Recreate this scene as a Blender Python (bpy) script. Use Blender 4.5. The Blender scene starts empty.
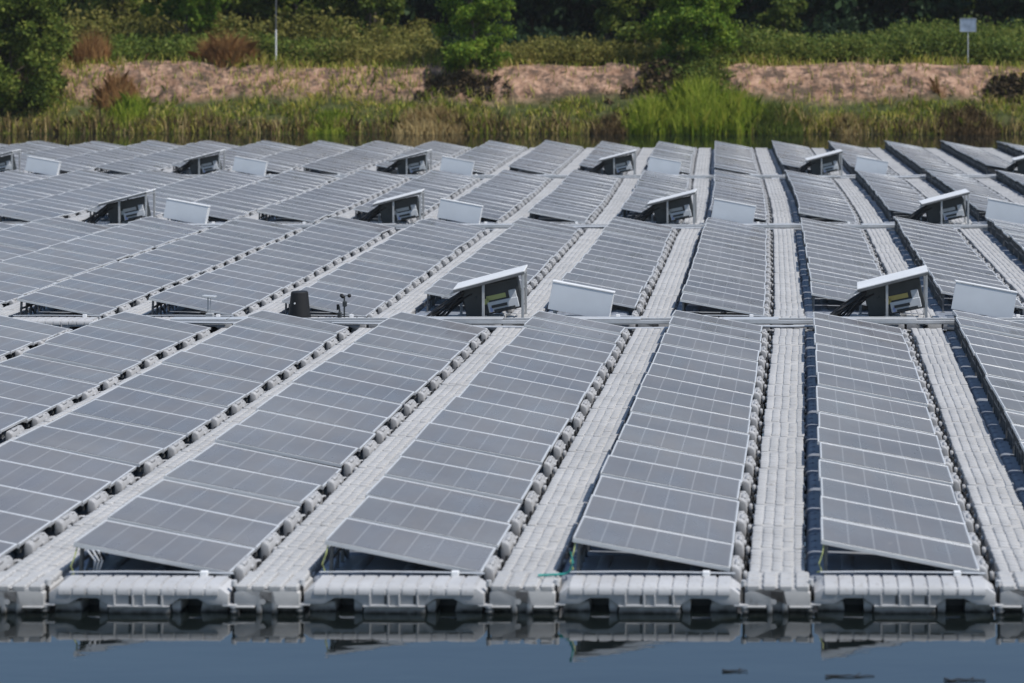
import bpy, bmesh, math, random
import numpy as np
from mathutils import Matrix, Vector, noise

random.seed(7); RNG = np.random.default_rng(7)
R = math.radians
scene = bpy.context.scene
COL = scene.collection
F, VX, VY, CAM = 1892.0, 762.0, 24.0, 6.65        # focal length in pixels, vanishing point, eye height
PERIOD = 2.88                                      # spacing of the panel columns
PITCH = 1.040                                      # spacing of the panels along a column

def at(px, depth):                                 # metres to the right for something seen at this place
    return (px - VX) * depth / F

BX = [0, 15, 21.5, 30, 39, 43, 52, 62, 68, 76.4, 86, 95, 130]
BV = [0.0, .05, .16, .35, .56, .61, .65, .69, .64, .44, .2, 0.0, -.6]
def bend(d):                                       # the moored array is slightly curved
    a = np.interp([d - 3, d - 1.5, d, d + 1.5, d + 3], BX, BV)
    return float(np.mean(a))
def bend_yaw(d):
    return -math.atan((bend(d + 1) - bend(d - 1)) / 2)

# ------------------------------------------------------------------ materials
def new_mat(name):
    m = bpy.data.materials.new(name); m.use_nodes = True
    nt = m.node_tree
    b = nt.nodes['Principled BSDF']
    return m, nt, b
def N(nt, typ, **kw):
    n = nt.nodes.new(typ)
    for k, v in kw.items():
        if k in n.inputs: n.inputs[k].default_value = v
        else: setattr(n, k, v)
    return n
def ramp(nt, fac, stops):
    r = nt.nodes.new('ShaderNodeValToRGB')
    e = r.color_ramp.elements
    while len(e) < len(stops): e.new(0.5)
    for el, (p, c) in zip(e, stops):
        el.position = p; el.color = (*c, 1) if len(c) == 3 else c
    nt.links.new(fac, r.inputs['Fac'])
    return r.outputs['Color']
def mixc(nt, fac, a, b, mode='MIX'):
    m = nt.nodes.new('ShaderNodeMix'); m.data_type = 'RGBA'; m.blend_type = mode
    for s, v in ((m.inputs[0], fac), (m.inputs[6], a), (m.inputs[7], b)):
        if hasattr(v, 'is_linked'): nt.links.new(v, s)
        elif isinstance(v, (int, float)): s.default_value = v
        else: s.default_value = (*v, 1)
    return m.outputs[2]
def math_node(nt, op, a, b=None, c=None):
    m = nt.nodes.new('ShaderNodeMath'); m.operation = op
    for i, v in enumerate((a, b, c)):
        if v is None: continue
        if hasattr(v, 'is_linked'): nt.links.new(v, m.inputs[i])
        else: m.inputs[i].default_value = v
    return m.outputs[0]
def noise_tex(nt, scale, detail=4, rough=.55, coord='Object', stretch=None):
    tc = nt.nodes.new('ShaderNodeTexCoord')
    out = tc.outputs[coord]
    if coord == 'World':
        pass
    n = N(nt, 'ShaderNodeTexNoise', Scale=scale, Detail=detail, Roughness=rough)
    if stretch:
        mp = nt.nodes.new('ShaderNodeMapping'); mp.inputs['Scale'].default_value = stretch
        nt.links.new(out, mp.inputs['Vector']); out = mp.outputs['Vector']
    nt.links.new(out, n.inputs['Vector'])
    return n.outputs['Fac']
def world_noise(nt, scale, detail=4, rough=.55, stretch=None):
    g = nt.nodes.new('ShaderNodeNewGeometry')
    out = g.outputs['Position']
    n = N(nt, 'ShaderNodeTexNoise', Scale=scale, Detail=detail, Roughness=rough)
    if stretch:
        mp = nt.nodes.new('ShaderNodeMapping'); mp.inputs['Scale'].default_value = stretch
        nt.links.new(out, mp.inputs['Vector']); out = mp.outputs['Vector']
    nt.links.new(out, n.inputs['Vector'])
    return n.outputs['Fac']
def bump(nt, b, h, strength=.3, dist=.02):
    n = N(nt, 'ShaderNodeBump', Strength=strength, Distance=dist)
    nt.links.new(h, n.inputs['Height']); nt.links.new(n.outputs['Normal'], b.inputs['Normal'])
    return n

def simple(name, col, rough=.6, metal=0.0, var=.15, scale=6):
    m, nt, b = new_mat(name)
    f = world_noise(nt, scale)
    lo = tuple(c * (1 - var) for c in col); hi = tuple(min(1, c * (1 + var)) for c in col)
    nt.links.new(ramp(nt, f, [(.3, lo), (.7, hi)]), b.inputs['Base Color'])
    b.inputs['Roughness'].default_value = rough; b.inputs['Metallic'].default_value = metal
    return m

def plastic(name, base, algae=True):               # weathered grey polyethylene float
    m, nt, b = new_mat(name)
    f1 = world_noise(nt, 1.3, 3); f2 = world_noise(nt, 14, 5, .65)
    c = mixc(nt, ramp(nt, f1, [(.35, (0, 0, 0)), (.65, (1, 1, 1))]), tuple(x * .86 for x in base), base)
    spots = ramp(nt, f2, [(.56, (0, 0, 0)), (.74, (1, 1, 1))])
    c = mixc(nt, math_node(nt, 'MULTIPLY', spots, .55), c, (.22, .20, .17))
    if algae:                                       # dark growth just above the water line
        g = nt.nodes.new('ShaderNodeNewGeometry'); s = nt.nodes.new('ShaderNodeSeparateXYZ')
        nt.links.new(g.outputs['Position'], s.inputs[0])
        z = math_node(nt, 'ADD', s.outputs[2], math_node(nt, 'MULTIPLY', world_noise(nt, 9, 4), .09))
        c = mixc(nt, ramp(nt, z, [(.045, (1, 1, 1)), (.125, (0, 0, 0))]), c, (.012, .011, .008))
    nt.links.new(c, b.inputs['Base Color'])
    b.inputs['Roughness'].default_value = .5
    b.inputs['Specular IOR Level'].default_value = .35
    bump(nt, b, f2, .15, .01)
    return m

M = {}
M['walk'] = plastic('walkway polyethylene', (.475, .47, .465))
M['lump'] = plastic('float end polyethylene', (.42, .42, .425))
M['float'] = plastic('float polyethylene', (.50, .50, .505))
M['float_shaded'] = plastic('shade-darkened float polyethylene', (.27, .295, .34))  # pale float plastic, its colour darkened to deepen the shade under the panels
M['alu'] = simple('aluminium', (.60, .61, .62), .42, .35, .08)
M['frame'] = simple('panel frame aluminium', (.62, .63, .64), .42, .25, .06)
M['steel'] = simple('galvanised steel', (.42, .43, .44), .5, .3, .15)
M['dark_steel'] = simple('weathered steel', (.13, .135, .14), .6, .2, .2)
M['white'] = simple('white sheet', (.80, .80, .80), .4, 0, .05, 2)
M['cabinet'] = simple('pale blue grey sheet', (.62, .65, .70), .32, .15, .04, 2)
M['board'] = simple('faded blue board', (.30, .37, .47), .6, 0, .35, 1.8)
M['black'] = simple('black plastic', (.009, .009, .010), .65, 0, .2)
M['rubber'] = simple('black cable', (.015, .015, .016), .6, 0, .2)
M['dark_box'] = simple('charcoal housing', (.035, .04, .043), .45, 0, .15)
M['face'] = simple('light grey housing', (.55, .57, .60), .4, 0, .05)
M['label_green'] = simple('yellow green label', (.40, .42, .16), .5, 0, .05)
M['label_yellow'] = simple('yellow label', (.48, .38, .12), .5, 0, .05)
M['blue_label'] = simple('blue label', (.30, .36, .62), .5, 0, .05)
M['teal'] = simple('teal rope', (.03, .30, .26), .7, 0, .2)
M['strap'] = simple('yellow green wire', (.38, .42, .16), .6, 0, .2)
M['back'] = simple('panel backing', (.05, .055, .06), .6, 0, .1)

# the solar glass: 12 x 6 cells, a heavier line every second cell, dust on top
m, nt, b = new_mat('solar glass')
uv = nt.nodes.new('ShaderNodeUVMap'); uv.uv_map = 'UVMap'
sp = nt.nodes.new('ShaderNodeSeparateXYZ'); nt.links.new(uv.outputs[0], sp.inputs[0])
def lines(sock, n, w):
    fr = math_node(nt, 'FRACT', math_node(nt, 'ADD', math_node(nt, 'MULTIPLY', sock, n), .5))
    d = math_node(nt, 'ABSOLUTE', math_node(nt, 'SUBTRACT', fr, .5))
    return math_node(nt, 'LESS_THAN', d, w * n / 2)
big = lines(sp.outputs[0], 6, .0062)
small = math_node(nt, 'MAXIMUM', lines(sp.outputs[0], 12, .003), lines(sp.outputs[1], 6, .005))
info = nt.nodes.new('ShaderNodeObjectInfo')
dust = world_noise(nt, .45, 4, .6)
fine = world_noise(nt, 2.5, 3, .5, (1, .35, 1))
cell = mixc(nt, ramp(nt, dust, [(.35, (0, 0, 0)), (.68, (1, 1, 1))]), (.156, .155, .164), (.212, .208, .211))
cell = mixc(nt, math_node(nt, 'MULTIPLY', ramp(nt, fine, [(.42, (0, 0, 0)), (.75, (1, 1, 1))]), .22), cell, (.20, .195, .19))
cell = mixc(nt, math_node(nt, 'MULTIPLY', info.outputs['Random'], .18), cell, (.10, .108, .14))
stain = ramp(nt, world_noise(nt, 3.3, 3, .6, (1.5, .6, 1)), [(.70, (0, 0, 0)), (.80, (1, 1, 1))])
cell = mixc(nt, math_node(nt, 'MULTIPLY', stain, .35), cell, (.34, .33, .31))
cell = mixc(nt, math_node(nt, 'MULTIPLY', small, .10), cell, (.30, .30, .31))
cell = mixc(nt, math_node(nt, 'MULTIPLY', big, .72), cell, (.34, .345, .355))
nt.links.new(cell, b.inputs['Base Color'])
nt.links.new(ramp(nt, fine, [(.3, (.22,) * 3), (.7, (.46,) * 3)]), b.inputs['Roughness'])
b.inputs['IOR'].default_value = 1.42
M['glass'] = m

# water
m, nt, b = new_mat('water')
b.inputs['Base Color'].default_value = (.006, .009, .009, 1)
b.inputs['Roughness'].default_value = .02
b.inputs['IOR'].default_value = 3.6
w1 = world_noise(nt, .8, 3, .5, (.5, 1.6, 1)); w2 = world_noise(nt, 5, 2, .5, (.35, 1.3, 1))
hh = math_node(nt, 'ADD', w1, math_node(nt, 'MULTIPLY', w2, .22))
bump(nt, b, hh, .055, .12)
M['water'] = m

# ground
m, nt, b = new_mat('bank earth')
g = nt.nodes.new('ShaderNodeNewGeometry'); s = nt.nodes.new('ShaderNodeSeparateXYZ'); nt.links.new(g.outputs['Position'], s.inputs[0])
n1 = world_noise(nt, .35, 5, .6); n2 = world_noise(nt, 1.6, 6, .7); n3 = world_noise(nt, .13, 3)
dirt = ramp(nt, n2, [(.25, (.11, .068, .045)), (.42, (.28, .165, .108)), (.58, (.47, .295, .205)), (.75, (.60, .42, .31))])
n4 = world_noise(nt, 1.0, 7, .75, (1, 1, 1.6))
dirt = mixc(nt, ramp(nt, n4, [(.48, (0, 0, 0)), (.57, (.9, .9, .9))]), dirt, (.10, .072, .055))
dirt = mixc(nt, ramp(nt, n1, [(.55, (0, 0, 0)), (.68, (.7, .7, .7))]), dirt, (.11, .095, .06))
grass = ramp(nt, n2, [(.3, (.035, .045, .015)), (.55, (.075, .085, .03)), (.75, (.13, .11, .05))])
hz = math_node(nt, 'ADD', s.outputs[2], math_node(nt, 'MULTIPLY', math_node(nt, 'SUBTRACT', n3, .5), 2.2))
dep = math_node(nt, 'ADD', s.outputs[1], math_node(nt, 'MULTIPLY', math_node(nt, 'SUBTRACT', n1, .5), 3.0))
k1 = ramp(nt, math_node(nt, 'DIVIDE', hz, 10), [(.17, (0, 0, 0)), (.235, (1, 1, 1))])
k2 = ramp(nt, math_node(nt, 'DIVIDE', dep, 200), [(.615, (1, 1, 1)), (.625, (0, 0, 0))])
c = mixc(nt, math_node(nt, 'MULTIPLY', k1, k2), grass, dirt)
nt.links.new(c, b.inputs['Base Color']); b.inputs['Roughness'].default_value = .95
b.inputs['Specular IOR Level'].default_value = .1
bump(nt, b, n2, .8, .25)
M['ground'] = m

def leaf_mat(name, cols, trans=.42, scale=.5, rough=.55):
    m, nt, b = new_mat(name)
    g = nt.nodes.new('ShaderNodeNewGeometry')
    f = math_node(nt, 'ADD', math_node(nt, 'MULTIPLY', world_noise(nt, scale, 4, .6), .65), math_node(nt, 'MULTIPLY', g.outputs['Random Per Island'], .42))
    cols = [tuple(v * q for v, q in zip(k, (1.9, 1.8, 1.35))) for k in cols]; n = len(cols)
    c = ramp(nt, f, [(.30 + .45 * i / (n - 1), k) for i, k in enumerate(cols)])
    nt.links.new(c, b.inputs['Base Color']); b.inputs['Roughness'].default_value = rough
    b.inputs['Specular IOR Level'].default_value = .12
    t = nt.nodes.new('ShaderNodeBsdfTranslucent'); nt.links.new(c, t.inputs['Color'])
    mx = nt.nodes.new('ShaderNodeMixShader'); mx.inputs[0].default_value = trans
    out = nt.nodes['Material Output']
    nt.links.new(b.outputs[0], mx.inputs[1]); nt.links.new(t.outputs[0], mx.inputs[2]); nt.links.new(mx.outputs[0], out.inputs[0])
    return m
M['leaf_bright'] = leaf_mat('bright green leaves', [(.030, .064, .012), (.080, .142, .022), (.155, .205, .040)])
M['leaf_mid'] = leaf_mat('mid green leaves', [(.030, .050, .013), (.07, .105, .024), (.13, .15, .04)])
M['leaf_dark'] = leaf_mat('dark green leaves', [(.010, .022, .018), (.018, .036, .026), (.032, .058, .03)])  # bluish cast in the leaf colour stands in for thin haze
M['leaf_olive'] = leaf_mat('olive scrub leaves', [(.055, .062, .020), (.11, .115, .038), (.17, .155, .06)], scale=.3)
M['leaf_scrub'] = leaf_mat('green scrub leaves', [(.035, .055, .016), (.07, .105, .027), (.13, .145, .045)], scale=.25)
M['dry'] = leaf_mat('dry brown fronds', [(.08, .042, .022), (.18, .095, .05), (.28, .18, .10)], .15)
M['char'] = leaf_mat('blackened brush', [(.016, .013, .011), (.04, .030, .022), (.085, .062, .043)], .05)
M['grass'] = leaf_mat('bank grass blades', [(.06, .085, .015), (.14, .18, .032), (.23, .23, .06), (.34, .28, .14)], .3, .22)
M['straw'] = leaf_mat('straw coloured stems', [(.13, .09, .05), (.22, .17, .10), (.34, .28, .18)], .2, .4)
M['reed'] = leaf_mat('bright reed blades', [(.06, .10, .014), (.15, .21, .028), (.28, .30, .07)], .35, .5)
M['base'] = leaf_mat('dark wet stems', [(.02, .014, .009), (.05, .035, .022), (.12, .085, .055)], .05, .6)
M['bark'] = simple('bark', (.11, .085, .06), .9, 0, .3)

# ------------------------------------------------------------------ helpers
def box(bm, c, s, bev=0.0, seg=2, mat=0, mx=None):
    r = bmesh.ops.create_cube(bm, size=1.0)
    vs = r['verts']
    bmesh.ops.scale(bm, verts=vs, vec=s)
    bmesh.ops.translate(bm, verts=vs, vec=c)
    fs = list({f for v in vs for f in v.link_faces})
    for f in fs: f.material_index = mat
    if bev > 0:
        es = list({e for v in vs for e in v.link_edges})
        o = bmesh.ops.bevel(bm, geom=es, offset=min(bev, min(s) * .45), segments=seg, affect='EDGES', profile=.5)
        for f in o['faces']: f.material_index = mat
        vs = list({v for f in o['faces'] for v in f.verts} | {v for v in vs if v.is_valid})
    if mx is not None: bmesh.ops.transform(bm, matrix=mx, verts=vs)
    return vs
def bar(bm, a, c, w, h=None, mat=0, bev=0):
    a, c = Vector(a), Vector(c); d = c - a; L = d.length
    q = d.to_track_quat('Z', 'Y').to_matrix().to_4x4()
    return box(bm, (0, 0, 0), (w, h or w, L), bev, 1, mat, Matrix.Translation((a + c) / 2) @ q)
def cyl(bm, a, c, r0, r1=None, seg=12, mat=0):
    a, c = Vector(a), Vector(c); d = c - a
    q = d.to_track_quat('Z', 'Y').to_matrix().to_4x4()
    r = bmesh.ops.create_cone(bm, cap_ends=True, segments=seg, radius1=r0, radius2=r0 if r1 is None else r1, depth=d.length)
    bmesh.ops.transform(bm, matrix=Matrix.Translation((a + c) / 2) @ q, verts=r['verts'])
    for f in {f for v in r['verts'] for f in v.link_faces}: f.material_index = mat
def tube(bm, pts, r, seg=6, mat=0, r1=None):
    pts = [Vector(p) for p in pts]; rings = []
    for i, p in enumerate(pts):
        d = (pts[min(i + 1, len(pts) - 1)] - pts[max(i - 1, 0)]).normalized()
        q = d.to_track_quat('Z', 'Y').to_matrix()
        rr = r if r1 is None else r + (r1 - r) * i / (len(pts) - 1)
        rings.append([bm.verts.new(p + q @ Vector((math.cos(2 * math.pi * k / seg) * rr, math.sin(2 * math.pi * k / seg) * rr, 0))) for k in range(seg)])
    for a, c in zip(rings, rings[1:]):
        for k in range(seg):
            f = bm.faces.new((a[k], a[(k + 1) % seg], c[(k + 1) % seg], c[k])); f.material_index = mat
    for ring in (rings[0][::-1], rings[-1]):
        f = bm.faces.new(ring); f.material_index = mat
def prism(bm, poly, y0, y1, mat=0, bev=0.0):        # polygon in x,z pushed along y
    a = [bm.verts.new((x, y0, z)) for x, z in poly]; c = [bm.verts.new((x, y1, z)) for x, z in poly]
    fs = [bm.faces.new(a), bm.faces.new(c[::-1])]
    n = len(poly)
    for i in range(n): fs.append(bm.faces.new((a[i], c[i], c[(i + 1) % n], a[(i + 1) % n])))
    bmesh.ops.recalc_face_normals(bm, faces=fs)
    for f in fs: f.material_index = mat
    if bev:
        es = [e for e in fs[0].edges]
        o = bmesh.ops.bevel(bm, geom=es, offset=bev, segments=2, affect='EDGES', profile=.5)
        for f in o['faces']: f.material_index = mat
def mesh(name, bm, mats, smooth=35):
    me = bpy.data.meshes.new(name); bm.to_mesh(me); bm.free()
    for k in (mats if isinstance(mats, (list, tuple)) else [mats]): me.materials.append(M[k])
    if smooth:
        me.shade_smooth(); me.set_sharp_from_angle(angle=R(smooth))
    return me
def link(name, me, parent=None, loc=None):
    o = bpy.data.objects.new(name, me); COL.objects.link(o)
    if parent is not None: o.parent = parent
    if loc is not None: o.location = loc
    return o
def tag(o, label=None, cat=None, group=None, kind=None):
    for k, v in (('label', label), ('category', cat), ('group', group), ('kind', kind)):
        if v: o[k] = v
    return o
def thing(name, label, cat, loc=(0, 0, 0), rz=0, group=None):
    o = link(name, None); o.location = loc; o.rotation_euler = (0, 0, rz); o.empty_display_size = .2
    return tag(o, label, cat, group)
def copy_tree(o, parent=None):
    c = o.copy(); COL.objects.link(c)
    if parent is not None: c.parent = parent
    for ch in list(o.children): copy_tree(ch, c)
    return c
def arrays(name, co, faces_idx, starts, mats, mi=None, uvs=None, smooth=None):
    me = bpy.data.meshes.new(name)
    me.vertices.add(len(co)); me.loops.add(len(faces_idx)); me.polygons.add(len(starts))
    me.vertices.foreach_set('co', np.ascontiguousarray(co, dtype=np.float32).ravel())
    me.loops.foreach_set('vertex_index', np.ascontiguousarray(faces_idx, dtype=np.int32))
    me.polygons.foreach_set('loop_start', np.ascontiguousarray(starts, dtype=np.int32))
    for k in (mats if isinstance(mats, (list, tuple)) else [mats]): me.materials.append(M[k] if isinstance(k, str) else k)
    if mi is not None: me.polygons.foreach_set('material_index', np.ascontiguousarray(mi, dtype=np.int32))
    if uvs is not None:
        u = me.uv_layers.new(name='UVMap'); u.data.foreach_set('uv', np.ascontiguousarray(uvs, dtype=np.float32).ravel())
    me.update(calc_edges=True); me.validate()
    if smooth: me.shade_smooth(); me.set_sharp_from_angle(angle=R(smooth))
    return me
def many(name, src, mxs, smooth=35):                # one mesh holding src at each matrix
    nv, nl, npoly = len(src.vertices), len(src.loops), len(src.polygons)
    co = np.empty(nv * 3, np.float32); src.vertices.foreach_get('co', co); co = co.reshape(-1, 3)
    lv = np.empty(nl, np.int32); src.loops.foreach_get('vertex_index', lv)
    ps = np.empty(npoly, np.int32); src.polygons.foreach_get('loop_start', ps)
    mi = np.empty(npoly, np.int32); src.polygons.foreach_get('material_index', mi)
    uv = None
    if src.uv_layers:
        uv = np.empty(nl * 2, np.float32); src.uv_layers[0].data.foreach_get('uv', uv)
    n = len(mxs); C = []
    for m in mxs:
        a = np.array(m, dtype=np.float32); C.append(co @ a[:3, :3].T + a[:3, 3])
    return arrays(name, np.concatenate(C), np.concatenate([lv + i * nv for i in range(n)]),
                  np.concatenate([ps + i * nl for i in range(n)]), list(src.materials), np.tile(mi, n),
                  None if uv is None else np.tile(uv, n), smooth)
def join_meshes(name, parts):                        # [(mesh, matrix)] with their own materials -> one mesh
    bm = bmesh.new(); mats = []
    for me, mx in parts:
        idx = []
        for k in me.materials:
            if k not in mats: mats.append(k)
            idx.append(mats.index(k))
        t = bmesh.new(); t.from_mesh(me); bmesh.ops.transform(t, matrix=mx, verts=t.verts)
        for f in t.faces: f.material_index = idx[f.material_index]
        tmp = bpy.data.meshes.new('tmp'); t.to_mesh(tmp); t.free(); bm.from_mesh(tmp); bpy.data.meshes.remove(tmp)
    me = bpy.data.meshes.new(name); bm.to_mesh(me); bm.free()
    for k in mats: me.materials.append(k)
    return me

ORD = ['zeroth', 'first', 'second', 'third', 'fourth', 'fifth', 'sixth', 'seventh', 'eighth', 'ninth', 'tenth', 'eleventh', 'twelfth', 'thirteenth', 'fourteenth', 'fifteenth', 'sixteenth', 'seventeenth', 'eighteenth', 'nineteenth', 'twentieth', 'twenty-first', 'twenty-second']

# ------------------------------------------------------------------ panel, float and walkway meshes
TILT = R(10.8); PW, PD = 1.858, .994; ZC = .51
RT = Matrix.Translation((0, 0, ZC)) @ Matrix.Rotation(TILT, 4, 'Y')
bm = bmesh.new()
box(bm, (0, -(PD / 2 - .006), -.017), (PW, .012, .052), .003, 1); box(bm, (0, PD / 2 - .019, -.002), (PW, .038, .046), .003, 1)
box(bm, (-(PW / 2 - .010), -.009, -.002), (.020, PD - .042, .044), .003, 1); box(bm, (PW / 2 - .013, -.009, -.002), (.026, PD - .042, .044), .003, 1)
bmesh.ops.transform(bm, matrix=RT, verts=bm.verts)
ME_FRAME = mesh('panel_frame', bm, 'frame')
bm = bmesh.new()
gw, gd = PW - .048, PD - .041
uvl = bm.loops.layers.uv.new('UVMap')
v = [bm.verts.new((x * gw / 2 - .003, y * gd / 2 - .0185, .014)) for x, y in ((-1, -1), (1, -1), (1, 1), (-1, 1))]
w = [bm.verts.new((q.co.x, q.co.y, .004)) for q in v]
f = bm.faces.new(v)
for l, t in zip(f.loops, ((0, 0), (1, 0), (1, 1), (0, 1))): l[uvl].uv = t
f = bm.faces.new(w[::-1]); f.material_index = 1
bmesh.ops.transform(bm, matrix=RT, verts=bm.verts)
ME_GLASS = mesh('panel_glass', bm, ['glass', 'back'], 0)
def leg_mesh(side, y0=0):
    bm = bmesh.new()
    if side < 0:                                    # tall side: a braced bracket
        for y in (-.40, -.10, .14, .40):
            bar(bm, (-.87, y, .16), (-.85, y, .63), .05, .035)
        box(bm, (-.86, 0, .46), (.03, .86, .04)); box(bm, (-.87, 0, .20), (.10, .9, .03))
        bar(bm, (-.85, -.38, .22), (-.85, .12, .61), .025); bar(bm, (-.85, .38, .22), (-.85, -.12, .61), .025)
    else:
        box(bm, (.84, y0, .27), (.05, .07, .14))
    return mesh('support_leg', bm, 'dark_steel', 0)
ME_LEG_TALL, ME_FOOT = leg_mesh(-1), [leg_mesh(1, -.32), leg_mesh(1, .32)]

def walk_mesh(y0, y1):
    bm = bmesh.new()
    L = y1 - y0; cy = (y0 + y1) / 2
    box(bm, (0, cy, .190), (.63, L - .008, .302), .03, 2)
    nx, ny = 5, 8
    px, py = .65 / nx, (L - .02) / ny
    r = random.Random(2)
    for i in range(nx):
        for j in range(ny):
            y = y0 + .01 + py * (j + .5) + (py * .46 if i % 2 else 0)
            if y > y1 - py * .3: continue
            x = -.325 + px * (i + .5)
            box(bm, (x + r.uniform(-.004, .004), y, .320 + r.uniform(-.006, .006)), (px * .97 + r.uniform(-.010, .002), py * (.86 if (i + j) % 3 else .76), .074), .018, 2)
            if r.random() < .18: box(bm, (x + px * r.uniform(-.1, .4), y + py * .47, .328), (.045, .018, .03), 0, 1, 1)
    for sx in (-1, 1):                              # side lugs
        for sy in (.25, .75): box(bm, (sx * .325, y0 + L * sy, .26), (.05, .10, .05), .01, 1)
    return mesh('walkway_float', bm, ['walk', 'dark_box'], 50)
ME_WALK = walk_mesh(-PITCH / 2, PITCH / 2)

bm = bmesh.new()                                    # float that carries one panel; origin at the panel centre
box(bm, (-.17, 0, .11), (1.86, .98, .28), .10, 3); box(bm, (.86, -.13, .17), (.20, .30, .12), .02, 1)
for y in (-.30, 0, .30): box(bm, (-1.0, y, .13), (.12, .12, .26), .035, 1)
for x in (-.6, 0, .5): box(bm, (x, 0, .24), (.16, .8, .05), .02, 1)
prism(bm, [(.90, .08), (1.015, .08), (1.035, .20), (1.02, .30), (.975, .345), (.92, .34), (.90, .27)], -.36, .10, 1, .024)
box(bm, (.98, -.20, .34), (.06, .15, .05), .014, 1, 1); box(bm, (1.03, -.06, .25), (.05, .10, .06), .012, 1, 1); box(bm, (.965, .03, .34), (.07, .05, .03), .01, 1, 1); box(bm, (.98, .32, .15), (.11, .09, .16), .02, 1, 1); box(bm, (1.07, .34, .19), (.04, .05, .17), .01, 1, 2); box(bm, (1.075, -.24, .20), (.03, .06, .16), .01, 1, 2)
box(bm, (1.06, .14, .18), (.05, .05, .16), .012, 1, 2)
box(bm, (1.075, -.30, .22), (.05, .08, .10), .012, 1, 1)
ME_FLOAT = mesh('panel_float', bm, ['float_shaded', 'lump', 'black'], 50)

def edge_mesh():                                    # wide float at the head of a column
    bm = bmesh.new(); h = 1.02
    half = [(-h, .160), (-.80, .160), (-.67, .232), (-.47, .232), (-.345, .148)]
    poly = half + [(-x, z) for x, z in reversed(half)] + [(h, .29), (h - .09, .355), (-h + .09, .355), (-h, .29)]
    a = [(x, z) for x, z in poly]
    prism(bm, a, 0, .38, 0, .018)
    for i in range(11):                             # rounded ribs over the top
        x = -h + .10 + (2 * h - .20) * (i + .5) / 11
        wv = .164
        prof = [(.012, .262), (-.014, .278), (-.016, .312), (.0, .348), (.03, .372), (.075, .385), (.38, .385), (.38, .345), (.08, .345)]
        va = [bm.verts.new((x - wv / 2, y, z)) for y, z in prof]; vb = [bm.verts.new((x + wv / 2, y, z)) for y, z in prof]
        fs = [bm.faces.new(va), bm.faces.new(vb[::-1])]
        for k in range(len(prof)): fs.append(bm.faces.new((va[k], vb[k], vb[(k + 1) % len(prof)], va[(k + 1) % len(prof)])))
        bmesh.ops.recalc_face_normals(bm, faces=fs)
        es = [e for f in fs[:2] for e in f.edges]
        bmesh.ops.bevel(bm, geom=es, offset=.014, segments=2, affect='EDGES')
    # lower hull between and beside the two arches
    prism(bm, [(-.40, -.2), (-.335, .146), (.335, .146), (.40, -.2)], .022, .37, 0)
    for s in (-1, 1):
        p = [(s * .62, -.2), (s * .70, .17), (s * .98, .163), (s * .98, -.2)]
        prism(bm, p, .10, .37, 0)
        prism(bm, [(s * .36, .155), (s * .46, .21), (s * .46, .10), (s * .40, -.1)], .06, .37, 0)
    box(bm, (0, .36, .04), (1.7, .05, .3), 0, 1, 1)          # tunnel end
    # two framed recesses in the middle
    for cx in (-.165, .165):
        for dx, wv in ((-.105, .02), (.105, .02)): box(bm, (cx + dx, -.004, .215), (wv, .03, .125), .004, 1)
        box(bm, (cx, -.004, .158), (.19, .028, .016), .004, 1)
        box(bm, (cx + .07, -.001, .222), (.028, .012, .10), .003, 1, 1)
    box(bm, (0, -.004, .150), (.70, .03, .010), .003, 1)
    return mesh('edge_float_hull', bm, ['float', 'dark_box'])
ME_EDGE = edge_mesh()
ME_LUGS, ME_PIN = [], []
for s in (-1, 1):                                   # shelf lug with the pin that ties neighbours together
    bm = bmesh.new()
    box(bm, (s * 1.03, .06, .158), (.16, .12, .022), .005, 1)
    cyl(bm, (s * 1.075, .05, .03), (s * 1.075, .05, .17), .036, seg=12)
    cyl(bm, (s * 1.075, .05, .085), (s * 1.075, .05, .10), .05, seg=12); cyl(bm, (s * 1.075, .05, .13), (s * 1.075, .05, .15), .055, seg=12)
    ME_LUGS.append(mesh('lug', bm, 'float'))
    bm = bmesh.new(); box(bm, (s * 1.06, .08, .26), (.03, .05, .22), .008, 1); cyl(bm, (s * 1.06, .09, .35), (s * 1.06, .09, .42), .035, .03, 10, 1)
    ME_PIN.append(mesh('connecting_pin', bm, ['black', 'float']))
bm = bmesh.new()
tube(bm, [(-.95, .44, .40), (-.3, .44, .41), (.4, .44, .405), (.95, .44, .395)], .012, 6)
ME_ROD = mesh('conduit', bm, 'alu')
bm = bmesh.new(); box(bm, (.62, .40, .40), (.085, .06, .07), .006, 1)
ME_CLAMP = mesh('clamp', bm, 'white')

bm = bmesh.new()                                    # narrow float at the head of a walkway
prism(bm, [(-.37, .15), (-.12, .15), (-.12, .03), (-.06, .03), (-.06, .335), (.05, .335), (.05, .03), (.12, .03), (.12, .15), (.37, .15), (.37, .29), (.30, .35), (-.30, .35), (-.37, .29)], 0, .60, 0, .014)
box(bm, (0, .34, .12), (.70, .48, .40), .05, 2); box(bm, (-.005, .10, .16), (.13, .06, .30))
cyl(bm, (-.045, .0, .20), (-.045, .06, .20), .035, seg=10)
for i in range(4):
    for j in range(3):
        box(bm, (-.37 + .74 * (i + .5) / 4, .08 + .19 * j, .35), (.158, .165, .075), .018, 1)
for s in (-1, 1): box(bm, (s * .25, -.006, .145), (.24, .05, .018), .005, 1)
ME_NARROW = mesh('narrow_edge_float', bm, 'walk')

# ------------------------------------------------------------------ laying out the array
BLOCK0 = [21.84, 41.0, 60.15, 79.3]; ROWS = 17
SHED_K = {1: [-3, 0], 2: [-8, -5, -2, 1], 3: [-12, -9, -6, -3, 0, 3]}
SHEET_K = {1: [-2, 1], 2: [-7, -4, -1, 2], 3: [-11, -8, -5, -2, 1]}
KR = [(-6, 2), (-9, 3), (-12, 4), (-15, 5)]
BLOCK_NAME = ['front block', 'second block', 'third block', 'back block']

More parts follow.
